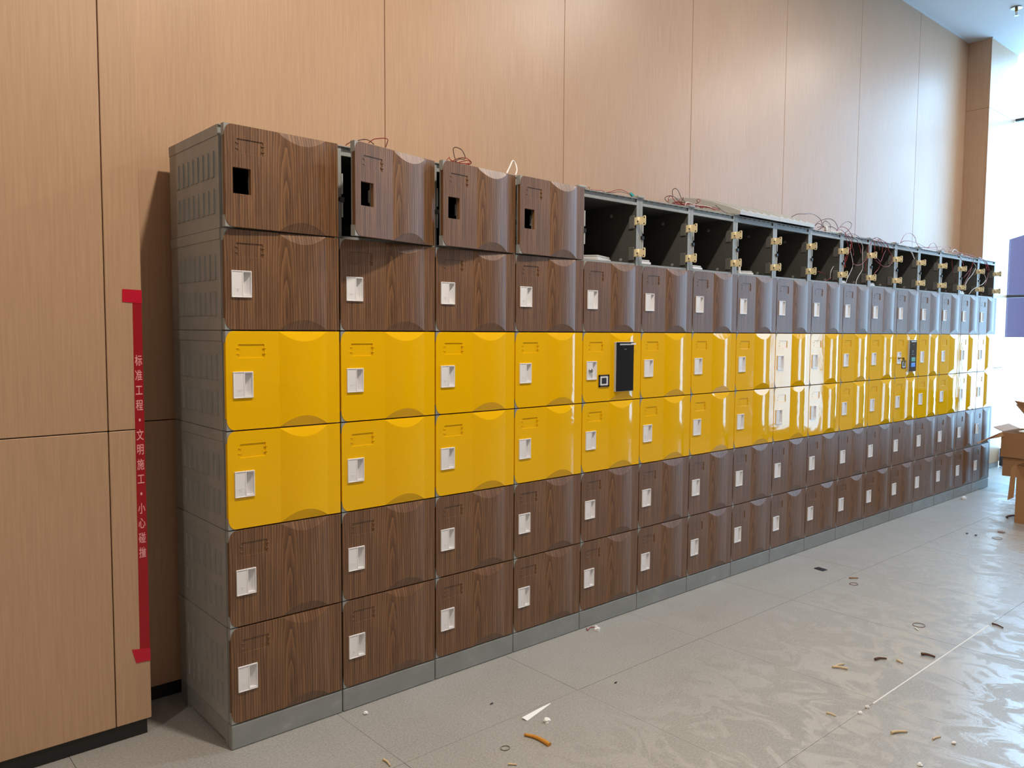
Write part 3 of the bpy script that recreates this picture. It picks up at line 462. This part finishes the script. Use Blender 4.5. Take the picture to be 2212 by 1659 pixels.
b = bmesh.new(); rbox(b, .014, .030, .016, .03, .119, .135, .001, 1); rbox(b, .010, .017, .014, .022, .121, .133, .001, 1); M_LATCH = mesh('latch', b, BLK)
b = bmesh.new(); cyl(b, (0, 0, 0), (1, 0, 0), .008, .004, 14); cyl(b, (-.001, 0, 0), (1, 0, 0), .0045, .006, 10); M_GROM = mesh('grommet', b, GREY)

ORD = 'first second third fourth fifth sixth seventh eighth ninth tenth eleventh twelfth thirteenth fourteenth fifteenth sixteenth seventeenth'.split()
def thing(name, label, cat, loc=(0, 0, 0), rot=(0, 0, 0), group=None):
    o = link(name, None, None, loc, rot); return tag(o, label, cat, group)
AJAR = {0: 2.3, 1: 12.5, 2: 6.0, 3: 3.0}
lockers = {}
def locker(c, r):
    """c column from the left, r row from the bottom"""
    x, z = c * W, B0 + r * H
    top = r == 5; yel = r in (2, 3); k = 'y' if yel else 'b'
    ccol = ORD[c] + ' column from the left'
    if top and c > 3:
        lab = 'open doorless grey locker with cream hinges, top row, ' + ccol; grp = 'open doorless lockers in the top row'
    elif top:
        lab = 'brown woodgrain locker, door ajar and empty handle hole, top row, ' + ccol; grp = 'brown top-row lockers with doors ajar'
    else:
        row = {4: 'brown woodgrain locker in the row just above the yellow ones', 3: 'yellow locker in the upper yellow row', 2: 'yellow locker in the lower yellow row',
               1: 'brown woodgrain locker in the row just below the yellow ones', 0: 'brown woodgrain locker in the bottom row on the plinth'}[r]
        if r == 3 and c in (4, 12): row = 'yellow locker with black control screen and card reader' if c == 4 else 'yellow locker with key and green and blue button panel'
        lab = row + ', ' + ccol; grp = {4: 'brown lockers of the second row', 3: 'upper row of yellow lockers', 2: 'lower row of yellow lockers', 1: 'brown lockers below the yellow rows', 0: 'brown lockers of the bottom row'}[r]
    t = thing('locker', lab, 'locker', (x, 0, z), (0, 0, 0), grp)
    lockers[c, r] = t
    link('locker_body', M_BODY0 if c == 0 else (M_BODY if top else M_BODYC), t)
    if top:
        link('strike_plate', M_STRIKE, t); link('latch', M_LATCH, t)
    if top and c > 3:
        for hz in (.655, .185):
            h = link('hinge', M_HINGE, t, (W - .021, .0, hz * H)); link('screw_hole', M_HOLE, h); link('screw', M_SCREW, h)
            link('hinge_bracket', M_BRK, t, (W - .021, 0, hz * H - .002))
        link('grommet', M_GROM, t, (W - .023, .17, .235)); link('grommet', M_GROM, t, (W - .023, .11, .03))
        return t
    a = math.radians(AJAR.get(c, 0)) if top else 0
    d = link('door', M_LINER, t, (HXR, 0, 0), (0, 0, a))
    link('door_panel', M_PANEL[k], d); link('card_clips', M_CLIP[k], d)['kind'] = 'stuff'
    if not top: link('handle', M_HANDLE, d)
    return t
for r in range(NR - 1, -1, -1):
    for c in range(NC): locker(c, r)
# plinth units
def plinth(first):
    b = bmesh.new()
    rbox(b, .0015, W - .0015, .001, .03, 0.0005, B0 - .0015, .004, 2)
    bx(b, .002, .03, .03, D, .017 if first else .0005, B0 - .0015); bx(b, W - .03, W - .002, .03, D, .0005, B0 - .0015)
    bx(b, .03, W - .03, .03, D, B0 - .012, B0 - .0015)
    if first: bx(b, .002, .03, .37, D, .0005, .017); bx(b, .002, .03, .03, .05, .0005, .017)
    return mesh('plinth', b, PLG)
pm, p0 = plinth(False), plinth(True)
for c in range(NC):
    tag(link('plinth', p0 if c == 0 else pm, None, (c * W, 0, 0)), 'grey plinth unit under the %s locker column from the left' % ORD[c], 'plinth', 'grey plinths under the lockers')
# joining clips on top of the bank
b = bmesh.new(); rbox(b, -.022, .022, .012, .05, 0, .011, .003, 2); cm = mesh('joining_clip', b, GREY)
for c in range(4, 17):
    if c in (8,): continue
    tag(link('joining_clip', cm, None, (c * W, 0, TOP)), 'grey joining clip on top edge between %s and %s locker columns' % (ORD[c - 1], ORD[c]), 'clip', 'joining clips on the top edge')

# control panels, card readers and locks on two yellow lockers
def kiosk(c, lit):
    t = lockers[c, 3]
    x0, x1 = (.515, .820) if c == 4 else (.50, .80)
    yb = -SAG - .002
    b = bmesh.new(); rbox(b, x0 * W - .0015, x1 * W + .0015, yb - .004, .0, .134 * H, .862 * H, .0015, 1)
    p = obj('control_panel', b, LGREY, t)
    b = bmesh.new(); rbox(b, x0 * W, x1 * W, yb - .0056, yb - .003, .139 * H, .857 * H, .0008, 1); obj('screen', b, SCR, p)
    b = bmesh.new(); bx(b, (x0 + .055) * W, (x1 - .03) * W, yb - .0062, yb - .0055, .815 * H, .835 * H); obj('status_bar', b, LGREY if not lit else WHT, p)
    b = bmesh.new()
    for xx in (.03, .052): cyl(b, (((x0 + x1) / 2 + xx - .04) * W, yb - .0058, .755 * H), (0, 1, 0), .0022, .001, 8)
    obj('sensor_eye', b, GREY, p)
    if lit:
        b = bmesh.new(); rbox(b, (x0 + .075) * W, (x1 - .055) * W, yb - .0068, yb - .005, .365 * H, .46 * H, .001, 1); obj('button', b, GRN, p)['label'] = 'green square button'
        b = bmesh.new(); rbox(b, (x0 + .075) * W, (x1 - .055) * W, yb - .0068, yb - .005, .24 * H, .335 * H, .001, 1); obj('button', b, BLU, p)['label'] = 'blue square button'
        b = bmesh.new(); bx(b, .625 * W, .635 * W, yb - .0062, yb - .0055, .56 * H, .63 * H); bx(b, .635 * W, .645 * W, yb - .0062, yb - .0055, .60 * H, .61 * H); bx(b, .58 * W, .69 * W, yb - .0062, yb - .0055, .525 * H, .531 * H); obj('display_mark', b, mat('screen glyph', (.1, .3, .4), .4), p)
    else:
        b = bmesh.new(); bx(b, .768 * W, .85 * W, yb - .0074, yb - .0054, .82 * H, .845 * H); obj('tab', b, WHT, p)
    b = bmesh.new(); ex = .262 if c == 4 else .27
    for a_, c_, e_, g_ in ((ex, ex + .172, .217, .235), (ex, ex + .172, .371, .389), (ex, ex + .02, .217, .389), (ex + .152, ex + .172, .217, .389)): bx(b, a_ * W, c_ * W, -.004, 0, e_ * H, g_ * H)
    rd = obj('card_reader', b, BLK, t)
    b = bmesh.new(); rbox(b, (ex + .02) * W, (ex + .152) * W, -.0032, .0, .235 * H, .371 * H, .001, 1); obj('reader_frame', b, WHT, rd)
    b = bmesh.new(); bx(b, (ex + .045) * W, (ex + .122) * W, -.0042, -.003, .262 * H, .346 * H); obj('reader_window', b, BLK, rd)
    b = bmesh.new(); cyl(b, (.112 * W, -.007, .456 * H), (0, 1, 0), .0085, .010, 20); cyl(b, (.112 * W, -.012, .456 * H), (0, 1, 0), .0062, .004, 16)
    bx(b, .112 * W - .0008, .112 * W + .0008, -.0146, -.0135, .456 * H - .004, .456 * H + .004)
    lk = obj('lock_cylinder', b, STL if c == 4 else BRS, t)
    if lit:
        b = bmesh.new(); kx, kz = .112 * W, .45 * H
        bx(b, kx - .0008, kx + .0008, -.034, -.012, kz - .002, kz + .005)
        cyl(b, (kx + .002, -.036, kz - .004), (.85, -.5, 0), .0115, .0022, 18)
        cyl(b, (kx + .012, -.038, kz - .022), (.85, -.5, .05), .0105, .002, 16)
        tube(b, [(kx + .004, -.037, kz - .008), (kx + .016, -.034, kz - .03), (kx + .024, -.03, kz - .052)], .0022, 6)
        obj('key', b, BRS, t)['label'] = 'brass key with round bow'
kiosk(4, False); kiosk(12, True)

# sloped ribbed top covers above the eighth and ninth columns
def cover(c, label):
    t = thing('top_cover', label, 'cover', (c * W, 0, TOP + .004), group='sloped top covers')
    prof = [(-.004, 0), (-.004, .018), (.05, .041), (.105, .061), (.16, .080), (.22, .098), (.28, .112), (.34, .123), (.40, .130), (.455, .131), (.46, .125), (.46, 0)]
    b = bmesh.new(); L = [b.verts.new((.001, y, z)) for y, z in prof]; R = [b.verts.new((W - .001, y, z)) for y, z in prof]
    b.faces.new(L); b.faces.new(R[::-1]); n = len(prof)
    for i in range(n - 1): b.faces.new((L[i], R[i], R[i + 1], L[i + 1]))
    obj('cover_shell', b, LGREY, t)
    for k in range(5):
        b = bmesh.new(); xx = .045 + k * .068; pr = [(y, z) for y, z in prof[2:9]]
        pr[0] = (.018, .0275)
        lo = [b.verts.new((xx, y, z - .002)) for y, z in pr]; hi = [b.verts.new((xx + .003, y, z + .006)) for y, z in pr]; h2 = [b.verts.new((xx + .025, y, z + .006)) for y, z in pr]; l2 = [b.verts.new((xx + .028, y, z - .002)) for y, z in pr]
        for A_, B_ in ((lo, hi), (hi, h2), (h2, l2)):
            for i in range(len(pr) - 1): b.faces.new((A_[i], B_[i], B_[i + 1], A_[i + 1]))
        b.faces.new((lo[0], hi[0], h2[0], l2[0])); b.faces.new((l2[-1], h2[-1], hi[-1], lo[-1]))
        obj('rib', b, LGREY, t)
cover(7, 'sloped grey ribbed cover on the bank, left one behind the wire heap')
cover(8, 'sloped grey ribbed cover on the bank, right-hand one of the pair')

# loose lock covers and boards lying inside the doorless lockers
def loose(c, x, y, w_, d_, h_, rz, lab, tilt=0):
    z = B0 + 5 * H + .0105
    t = thing('lock_cover', lab, 'lock part', (c * W + x, y, z), (tilt, 0, rz), 'loose lock parts in the doorless lockers')
    b = bmesh.new(); rbox(b, -w_ / 2, w_ / 2, -d_ / 2, d_ / 2, 0, h_ * .55, .002, 1); obj('tray', b, WHT, t)
    b = bmesh.new(); rbox(b, -w_ / 2 + .006, w_ / 2 - .004, -d_ / 2 + .004, d_ / 2 - .004, h_ * .55, h_, .003, 1); obj('raised_lid', b, LGREY, t)
loose(4, .17, .10, .15, .10, .024, .35, 'white lock cover lying in the leftmost doorless locker', .03)
loose(5, .055, .052, .085, .045, .021, 0, 'white lock cover at left floor of the second doorless locker')
loose(6, .085, .062, .09, .05, .020, .1, 'flat white lock cover at left floor of the third doorless locker')
loose(7, .16, .085, .13, .05, .020, -.25, 'flat grey lock cover on the floor of the fourth doorless locker')
loose(10, .01 + .06, .055, .07, .04, .016, .1, 'small white lock part in the seventh doorless locker')
loose(11, .09, .075, .13, .05, .022, .05, 'long white lock cover in the eighth doorless locker')
loose(12, .10, .10, .10, .06, .03, .2, 'grey lock cover in the ninth doorless locker')
loose(15, .06, .05, .10, .05, .024, 0, 'white lock cover in the twelfth doorless locker')
b = bmesh.new(); rbox(b, -.006, .006, -.008, .008, 0, .045, .003, 1); cyl(b, (0, 0, .045), (0, 1, 0), .011, .014, 12); bx(b, -.014, .014, -.012, .012, 0, .006)
tag(obj('spare_hinge_arm', b, WHT, None, (7 * W + .085, .05, B0 + 5 * H + .0105)), 'small upright grey hinge arm standing in the fourth doorless locker', 'hinge')

# ------------------------------------------------------------------ wires
WLAB = {'a': ('wire_bundle', 'red and black wire loop above the second ajar door'), 'b': ('wire_bundle', 'tangled red and black wires above the third ajar door'),
        'c': ('cable', 'thick white cable loop rising above the third ajar door'), 'd': ('wire_bundle', 'thin dark red wires with teal plug on the first doorless locker'),
        'e': ('wire_bundle', 'big red wire heap on the bank left of the sloped cover'), 'f': ('wire_bundle', 'dark wire loops around the green circuit board'),
        'g': ('wire_bundle', 'long red and white wires hanging into the seventh doorless locker'), 'h': ('wire_bundle', 'red wires hanging into the eighth doorless locker'),
        'i': ('wire_bundle', 'red wires crossing the floor of the sixth doorless locker'), 'j': ('wire_bundle', 'high red wire arch at the last back wall panel joint'),
        'k': ('wire_bundle', 'small red wire arches on the eleventh and twelfth doorless tops'), 'l': ('wire_bundle', 'red wire strands spilling over the last locker at the far end'),
        'm': ('wire_bundle', 'red and white wires hanging in the last two doorless lockers')}
for key, ws in WIRES.items():
    nm, lab = WLAB[key]
    p0_ = Vector(ws[0][1][0])
    t = thing(nm, lab, 'wires', p0_)
    for col, pts in ws:
        b = bmesh.new(); r = {'r': .0013, 'k': .0012, 'w': .0013}[col]
        if key == 'c': r = .0032
        if key in 'abe': r = .0016
        if key in 'fghijklm': r = .0017
        tube(b, [Vector(p) - p0_ for p in pts], r, 5)
        obj('wire', b, {'r': RED, 'k': KWR, 'w': WWR}[col], t)
    if key == 'd':
        b = bmesh.new(); rbox(b, -.018, .018, -.005, .005, -.006, .006, .001, 1); obj('plug', b, TEAL, t, Vector((1.905, .06, 1.9)) - p0_, (0, .5, 0))
t = thing('circuit_board', 'green circuit board with white pin sockets on the bank top', 'circuit board', (3.78, .06, TOP + .002))
b = bmesh.new(); bx(b, -.085, .085, -.035, .035, 0, .0018); obj('board', b, PCB, t)
for i in range(7):
    b = bmesh.new(); rbox(b, -.006, .006, -.004, .004, .0018, .016, .001, 1); obj('pin_socket', b, WHT, t, (-.06 + i * .021, -.02, 0))
b = bmesh.new(); rbox(b, -.01, .01, -.008, .008, .0018, .04, .002, 1); obj('socket_block', b, WWR, t, (-.09, 0, 0))

# ------------------------------------------------------------------ red warning tape on the pier
t = thing('warning_tape', 'vertical red tape with white Chinese characters on the left pier edge', 'tape', (-.159, .279, .82))
def poly(bm, pts, y0, y1, o=(-.159, .279, .82)):
    A = [bm.verts.new((x - o[0], y0 - o[1], z - o[2])) for x, z in pts]; Bq = [bm.verts.new((x - o[0], y1 - o[1], z - o[2])) for x, z in pts]; n = len(pts)
    bm.faces.new(A); bm.faces.new(Bq[::-1])
    for i in range(n): bm.faces.new((A[i], A[(i + 1) % n], Bq[(i + 1) % n], Bq[i]))
b = bmesh.new(); poly(b, [(-.1755, .27), (-.1455, .27), (-.1455, 1.385), (-.1715, 1.385)], .2794, .2799); obj('strip', b, TAPE, t)
b = bmesh.new(); poly(b, [(-.201, 1.366), (-.1445, 1.363), (-.1445, 1.4035), (-.200, 1.405)], .2786, .2793); obj('end_tape', b, TAPE2, t)
b = bmesh.new(); poly(b, [(-.199, .284), (-.1445, .276), (-.1445, .236), (-.187, .238)], .2786, .2793); obj('end_tape', b, TAPE2, t)
for i, ch in enumerate('标准工程·文明施工·小心碰撞'):
    cu = bpy.data.curves.new('character', 'FONT'); cu.body = ch if ch != '·' else '●'; cu.align_x = 'CENTER'; cu.align_y = 'CENTER'
    cu.size = .036 if ch != '·' else .012; cu.extrude = .0002; cu.offset = .0003
    o = bpy.data.objects.new('character', cu); COL.objects.link(o)
    bpy.context.view_layer.update()
    me = bpy.data.meshes.new_from_object(o.evaluated_get(bpy.context.evaluated_depsgraph_get()))
    bpy.data.objects.remove(o)
    zs = [v.co.y for v in me.vertices]; xs_ = [v.co.x for v in me.vertices]
    if zs:
        cy0 = (max(zs) + min(zs)) / 2; cx0 = (max(xs_) + min(xs_)) / 2
        for v in me.vertices: v.co.y -= cy0; v.co.x -= cx0
    me.materials.clear(); me.materials.append(PINK)
    z = 1.188 - .0462 * i
    o = link('character', me, t, (-.1595 + .0015 * (i / 13 - .5) * -1 + .159, .2791 - .279, z - .82), (math.pi / 2, 0, 0)); o.scale = (.60, 1, 1)

# ------------------------------------------------------------------ ceiling sprinkler
t = thing('sprinkler', 'small metal sprinkler head on the white ceiling, upper right corner', 'sprinkler', (6.478, -.05, CEIL))
b = bmesh.new(); cyl(b, (0, 0, -.004), (0, 0, 1), .042, .008, 24, .03); obj('escutcheon', b, STL, t)
b = bmesh.new(); cyl(b, (0, 0, -.02), (0, 0, 1), .011, .03, 12)
for s in (-1, 1): tube(b, [(s * .010, 0, -.03), (s * .015, 0, -.045), (s * .002, 0, -.062)], .0025, 6)
obj('yoke', b, BRS, t)
b = bmesh.new(); cyl(b, (0, 0, -.064), (0, 0, 1), .017, .002, 12)
for i in range(8): bx(b, math.cos(i * .785) * .019 - .003, math.cos(i * .785) * .019 + .003, math.sin(i * .785) * .019 - .003, math.sin(i * .785) * .019 + .003, -.065, -.063)
obj('deflector', b, STL, t)

# ------------------------------------------------------------------ cardboard boxes at the right edge
def carton(name, label, loc, rz, sx, sy, sz, flaps, openw=True, group=None):
    t = thing(name, label, 'box', loc, (0, 0, rz), group)
    b = bmesh.new(); th = .005
    bx(b, 0, sx, -sy, 0, 0, th); bx(b, 0, th, -sy, 0, th, sz); bx(b, sx - th, sx, -sy, 0, th, sz); bx(b, th, sx - th, -sy, -sy + th, th, sz); bx(b, th, sx - th, -th, 0, th, sz)
    if not openw: bx(b, th, sx - th, -sy + th, -th, sz - th, sz)
    obj('carton', b, CARD, t)
    for fl in flaps:
        b = bmesh.new(); P_ = [Vector(p) for p in fl]; n_ = (P_[1] - P_[0]).cross(P_[2] - P_[0]).normalized() * .004
        A = [b.verts.new(p) for p in P_]; Bq = [b.verts.new(p + n_) for p in P_]; k = len(P_)
        b.faces.new(A); b.faces.new(Bq[::-1])
        for i in range(k): b.faces.new((A[i], A[(i + 1) % k], Bq[(i + 1) % k], Bq[i]))
        obj('flap', b, CARD, t)
    return t
carton('cardboard_box', 'lower brown carton under the open one by the far pier', (6.35, -.143, .133), -.05, .40, .60, .155, [], False)
carton('cardboard_box', 'open brown carton with flap reaching left to the lockers', (6.33, -.130, .29), -.04, .42, .62, .20,
       [[(0, -.003, .2), (-.24, .095, .118), (-.235, .085, .112), (-.10, .05, .145), (0, -.02, .165)], [(.02, -.0, .2), (.40, -.0, .2), (.38, .08, .235), (.03, .07, .23)]])
carton('cardboard_box', 'tall torn-edged brown carton cut by the right picture edge', (5.21, -.573, 0.0008), -.12, .42, .5, .40,
       [[(0, 0, .40), (0, -.5, .40), (-.05, -.48, .425), (-.045, -.25, .41), (-.05, -.06, .43)], [(0, .001, .40), (-.012, .03, .375), (-.018, .042, .15), (0, .012, .17)], [(0, -.1, .002), (0, -.32, .002), (-.09, -.33, .003), (-.08, -.12, .003)]])
carton('cardboard_box', 'brown carton holding up the others, mostly outside the right edge', (6.47, -.42, 0.0008), 0, .4, .5, .131, [], False)
def sheet(label, pts, th=.006):
    c0 = sum((Vector(p) for p in pts), Vector()) / len(pts)
    b = bmesh.new(); P_ = [Vector(p) - c0 for p in pts]; n_ = (P_[1] - P_[0]).cross(P_[2] - P_[0]).normalized() * th
    A = [b.verts.new(p) for p in P_]; Bq = [b.verts.new(p + n_) for p in P_]; k = len(P_)
    b.faces.new(A); b.faces.new(Bq[::-1])
    for i in range(k): b.faces.new((A[i], A[(i + 1) % k], Bq[(i + 1) % k], Bq[i]))
    return b, c0
for lab, pts in (('topmost folded cardboard flap of the leaning stack by the window', [(6.36, -.205, .745), (6.55, -.55, .68), (6.60, -.50, .60), (6.40, -.23, .70)]),
                 ('middle folded cardboard flap of the leaning stack by the window', [(6.38, -.21, .715), (6.56, -.56, .63), (6.60, -.50, .56), (6.42, -.25, .65)]),
                 ('lowest torn cardboard piece of the leaning stack by the window', [(6.42, -.245, .67), (6.52, -.36, .60), (6.55, -.40, .50), (6.44, -.30, .56)])):
    b, c0 = sheet(lab, pts, .010); tag(obj('cardboard_piece', b, CARD, None, c0), lab, 'cardboard', 'leaning cardboard pieces')
b = bmesh.new(); rbox(b, 0, .3, -.4, 0, 0, .30, .003, 1)
tag(obj('folded_carton', b, CARD, None, (6.50, -.335, .492), (0, 0, -.2)), 'flat-folded brown carton standing on the open carton', 'box')
b = bmesh.new(); rbox(b, 0, .30, -.42, 0, 0, .012, .002, 1)
tag(obj('foam_sheet', b, PAP, None, (6.355, -.245, .492 + .005), (0, .0, -.15)), 'pale flat sheet lying on the open carton', 'sheet')
# ------------------------------------------------------------------ litter on the floor
def lit(name, label, cat, bm, m, x, y, rz=0, z=.0006, group=None):
    return tag(obj(name, bm, m, None, (x, y, z), (0, 0, rz)), label, cat, group)
def stick(name, label, a, c, r, m, bend=.0, cat='stick', group=None, r1=None):
    ax, ay = a; cx_, cy_ = c; L = math.hypot(cx_ - ax, cy_ - ay); b = bmesh.new()
    tube(b, [(-L / 2, 0, r), (-L / 6, bend, r * 1.1), (L / 6, bend * .8, r), (L / 2, 0, r * (.8))], (lambda s: r * (1 - .35 * s)) if r1 is None else (lambda s: r + (r1 - r) * s), 6)
    return lit(name, label, cat, b, m, (ax + cx_) / 2, (ay + cy_) / 2, math.atan2(cy_ - ay, cx_ - ax), group=group)
b = bmesh.new()
for (p, q_) in (((0, -.011, .001), (0, .009, .004)), ):
    v = [b.verts.new(c_) for c_ in ((-.075, -.012, 0), (-.078, .008, .006), (.02, .004, .004), (.075, .001, .001), (.072, -.001, 0), (.01, -.006, 0))]
    b.faces.new(v); v2 = [b.verts.new((c_.co.x, c_.co.y, c_.co.z + .0008)) for c_ in v]; b.faces.new(v2[::-1])
    for i in range(6): b.faces.new((v[i], v[(i + 1) % 6], v2[(i + 1) % 6], v2[i]))
lit('paper_strip', 'long tapering white paper strip on the floor', 'paper', b, PAP, .884, -.423, math.atan2(.026, .147))
def crumple(r, seed, sc=(1, 1, .7)):
    rr = random.Random(seed); b = bmesh.new(); bmesh.ops.create_icosphere(b, subdivisions=2, radius=r)
    for v in b.verts: v.co *= rr.uniform(.65, 1.15); v.co = Vector((v.co.x * sc[0], v.co.y * sc[1], max(0, v.co.z * sc[2] + r * .4)))
    return b
lit('paper_scrap', 'crumpled white scrap beside the long paper strip', 'paper', crumple(.013, 1), PAP, .856, -.495)
lit('paper_scrap', 'small white scrap near the first plinth joint', 'paper', crumple(.009, 2), PAP, .433, -.06)
for i, (x, y, lab) in enumerate(((1.762, -1.141, 'curved white chip just right of the nearest joint crossing'), (1.702, -1.146, 'tiny white chip left of the curved chip by the joint crossing'), (1.731, -1.43, 'pale flake right of the light sticks at lower right'), (1.517, -1.411, 'white chip at the bottom edge, right of centre'), (5.786, -.057, 'white scrap before the plinth of the fifteenth locker column'))):
    lit('white_chip', lab, 'scrap', crumple(.008 if i < 4 else .02, 10 + i), PAP, x, y)
b = bmesh.new(); bx(b, -.014, .014, -.009, .009, 0, .008); bx(b, -.018, -.008, -.013, -.005, 0, .013); bx(b, .006, .018, .004, .014, 0, .012)
lit('cable_clip', 'white plastic clip lying in front of the fourth plinth unit', 'clip', b, WHT, 1.584, -.052, .4)
b = bmesh.new(); tube(b, [(-.03, .0, .002), (-.045, -.02, .002), (-.01, -.006, .002), (.015, -.022, .002)], .0016, 6)
lit('red_wire_scrap', 'short red wire scrap next to the white clip on the floor', 'wire', b, RED, 1.59, 0 - .012)
stick('orange_fibre', 'frayed orange strip on the floor at bottom centre', (.74, -.514), (.757, -.611), .0045, ORG, .008, 'strip', r1=.008)
def ring(lab, x, y, r, m=RUB):
    b = bmesh.new(); tube(b, [(math.cos(i * math.pi / 12) * r, math.sin(i * math.pi / 12) * r * .9, .0012) for i in range(24)], .0012, 6, True)
    lit('rubber_band', lab, 'rubber band', b, m, x, y, group='rubber bands on the floor')
ring('rubber band at the bottom edge left of the orange strip', .644, -.531, .0145, mat('olive rubber', (.16, .14, .09), .5))
ring('brown rubber band on the floor beside the dark plate', 3.053, -.481, .022); ring('brown rubber band left of the long white joint', 2.707, -.938, .027); ring('far rubber band near the tall carton', 4.65, -.643, .03)
b = bmesh.new(); cyl(b, (0, 0, .002), (0, 0, 1), .022, .003, 20); lit('brown_disc', 'flat brown disc on the floor behind the far rubber band', 'disc', b, RUB, 4.842, -.607)
b = bmesh.new(); rbox(b, -.029, .029, -.02, .02, 0, .003, .001, 1); lit('black_plate', 'small black rectangular plate on the floor in front of the plinths', 'plate', b, BLK, 3.167, -.244, math.atan2(-.058, -.01))
stick('wood_stick', 'short pale stick at the bottom edge, right of the rubber band', (.589, -.608), (.607, -.627), .003, WOOD)
stick('wood_stick', 'short pale stick at the bottom edge, left of centre', (.322, -.345), (.319, -.389), .0035, WOOD, .003)
stick('copper_stick', 'copper-brown rod just above the rubber band near the dark plate', (3.125, -.422), (3.162, -.453), .004, mat('copper brown', (.35, .15, .06), .4))
stick('wood_stick', 'tiny pale stick below the rubber band on the joint', (2.659, -.94), (2.637, -.964), .003, PAP)
b = bmesh.new(); o3 = Vector((2.013, -.924, 0))
tube(b, [Vector((1.985, -.903, .004)) - o3, Vector((2.003, -.928, .005)) - o3, Vector((2.012, -.952, .004)) - o3], .004, 6); tube(b, [Vector((1.99, -.91, .004)) - o3, Vector((2.02, -.915, .007)) - o3, Vector((2.045, -.922, .004)) - o3], .003, 6)
lit('forked_stick', 'pale forked stick like a letter V on the floor', 'stick', b, WOOD, o3.x, o3.y)
stick('twig', 'knotted dark brown twig right of the forked stick', (2.18, -.981), (2.223, -1.007), .005, DWD, .006)
stick('wood_stick', 'short pale stick between the two dark twigs', (2.241, -1.039), (2.232, -1.066), .004, WOOD)
stick('twig', 'dark twig lying on the long white joint', (2.371, -1.08), (2.385, -1.127), .006, DWD, .006)
stick('twig', 'thin dark twig at right, beyond the white joint', (2.968, -1.146), (2.95, -1.195), .004, DWD, .004)
stick('wood_stick', 'longest pale stick, bent, at lower right', (1.642, -1.274), (1.691, -1.304), .0045, WOOD, .003)
stick('wood_stick', 'pale stick right of the longest bent stick', (1.704, -1.377), (1.741, -1.387), .003, WOOD, .002)
stick('wood_stick', 'tan stick left of the joint crossing', (1.614, -1.07), (1.617, -1.103), .0035, WOOD, .002)
stick('wood_chip', 'brown wood piece on the floor left of the tall carton', (5.309, -.498), (5.44, -.517), .008, DWD, .01)
for x, y, lab in ((4.63, -.475, 'small black bit left of the far rubber band'), (4.622, -.53, 'thin black bit right beside the far rubber band'), (.80, -.28, 'tiny black crumb in front of the third plinth unit'), (1.25, -.45, 'tiny black crumb right of the white paper strip')):
    lit('black_crumb', lab, 'crumb', crumple(.010 if x > 2 else .005, int(x * 50), (1.5, .6, .5)), BLK, x, y)
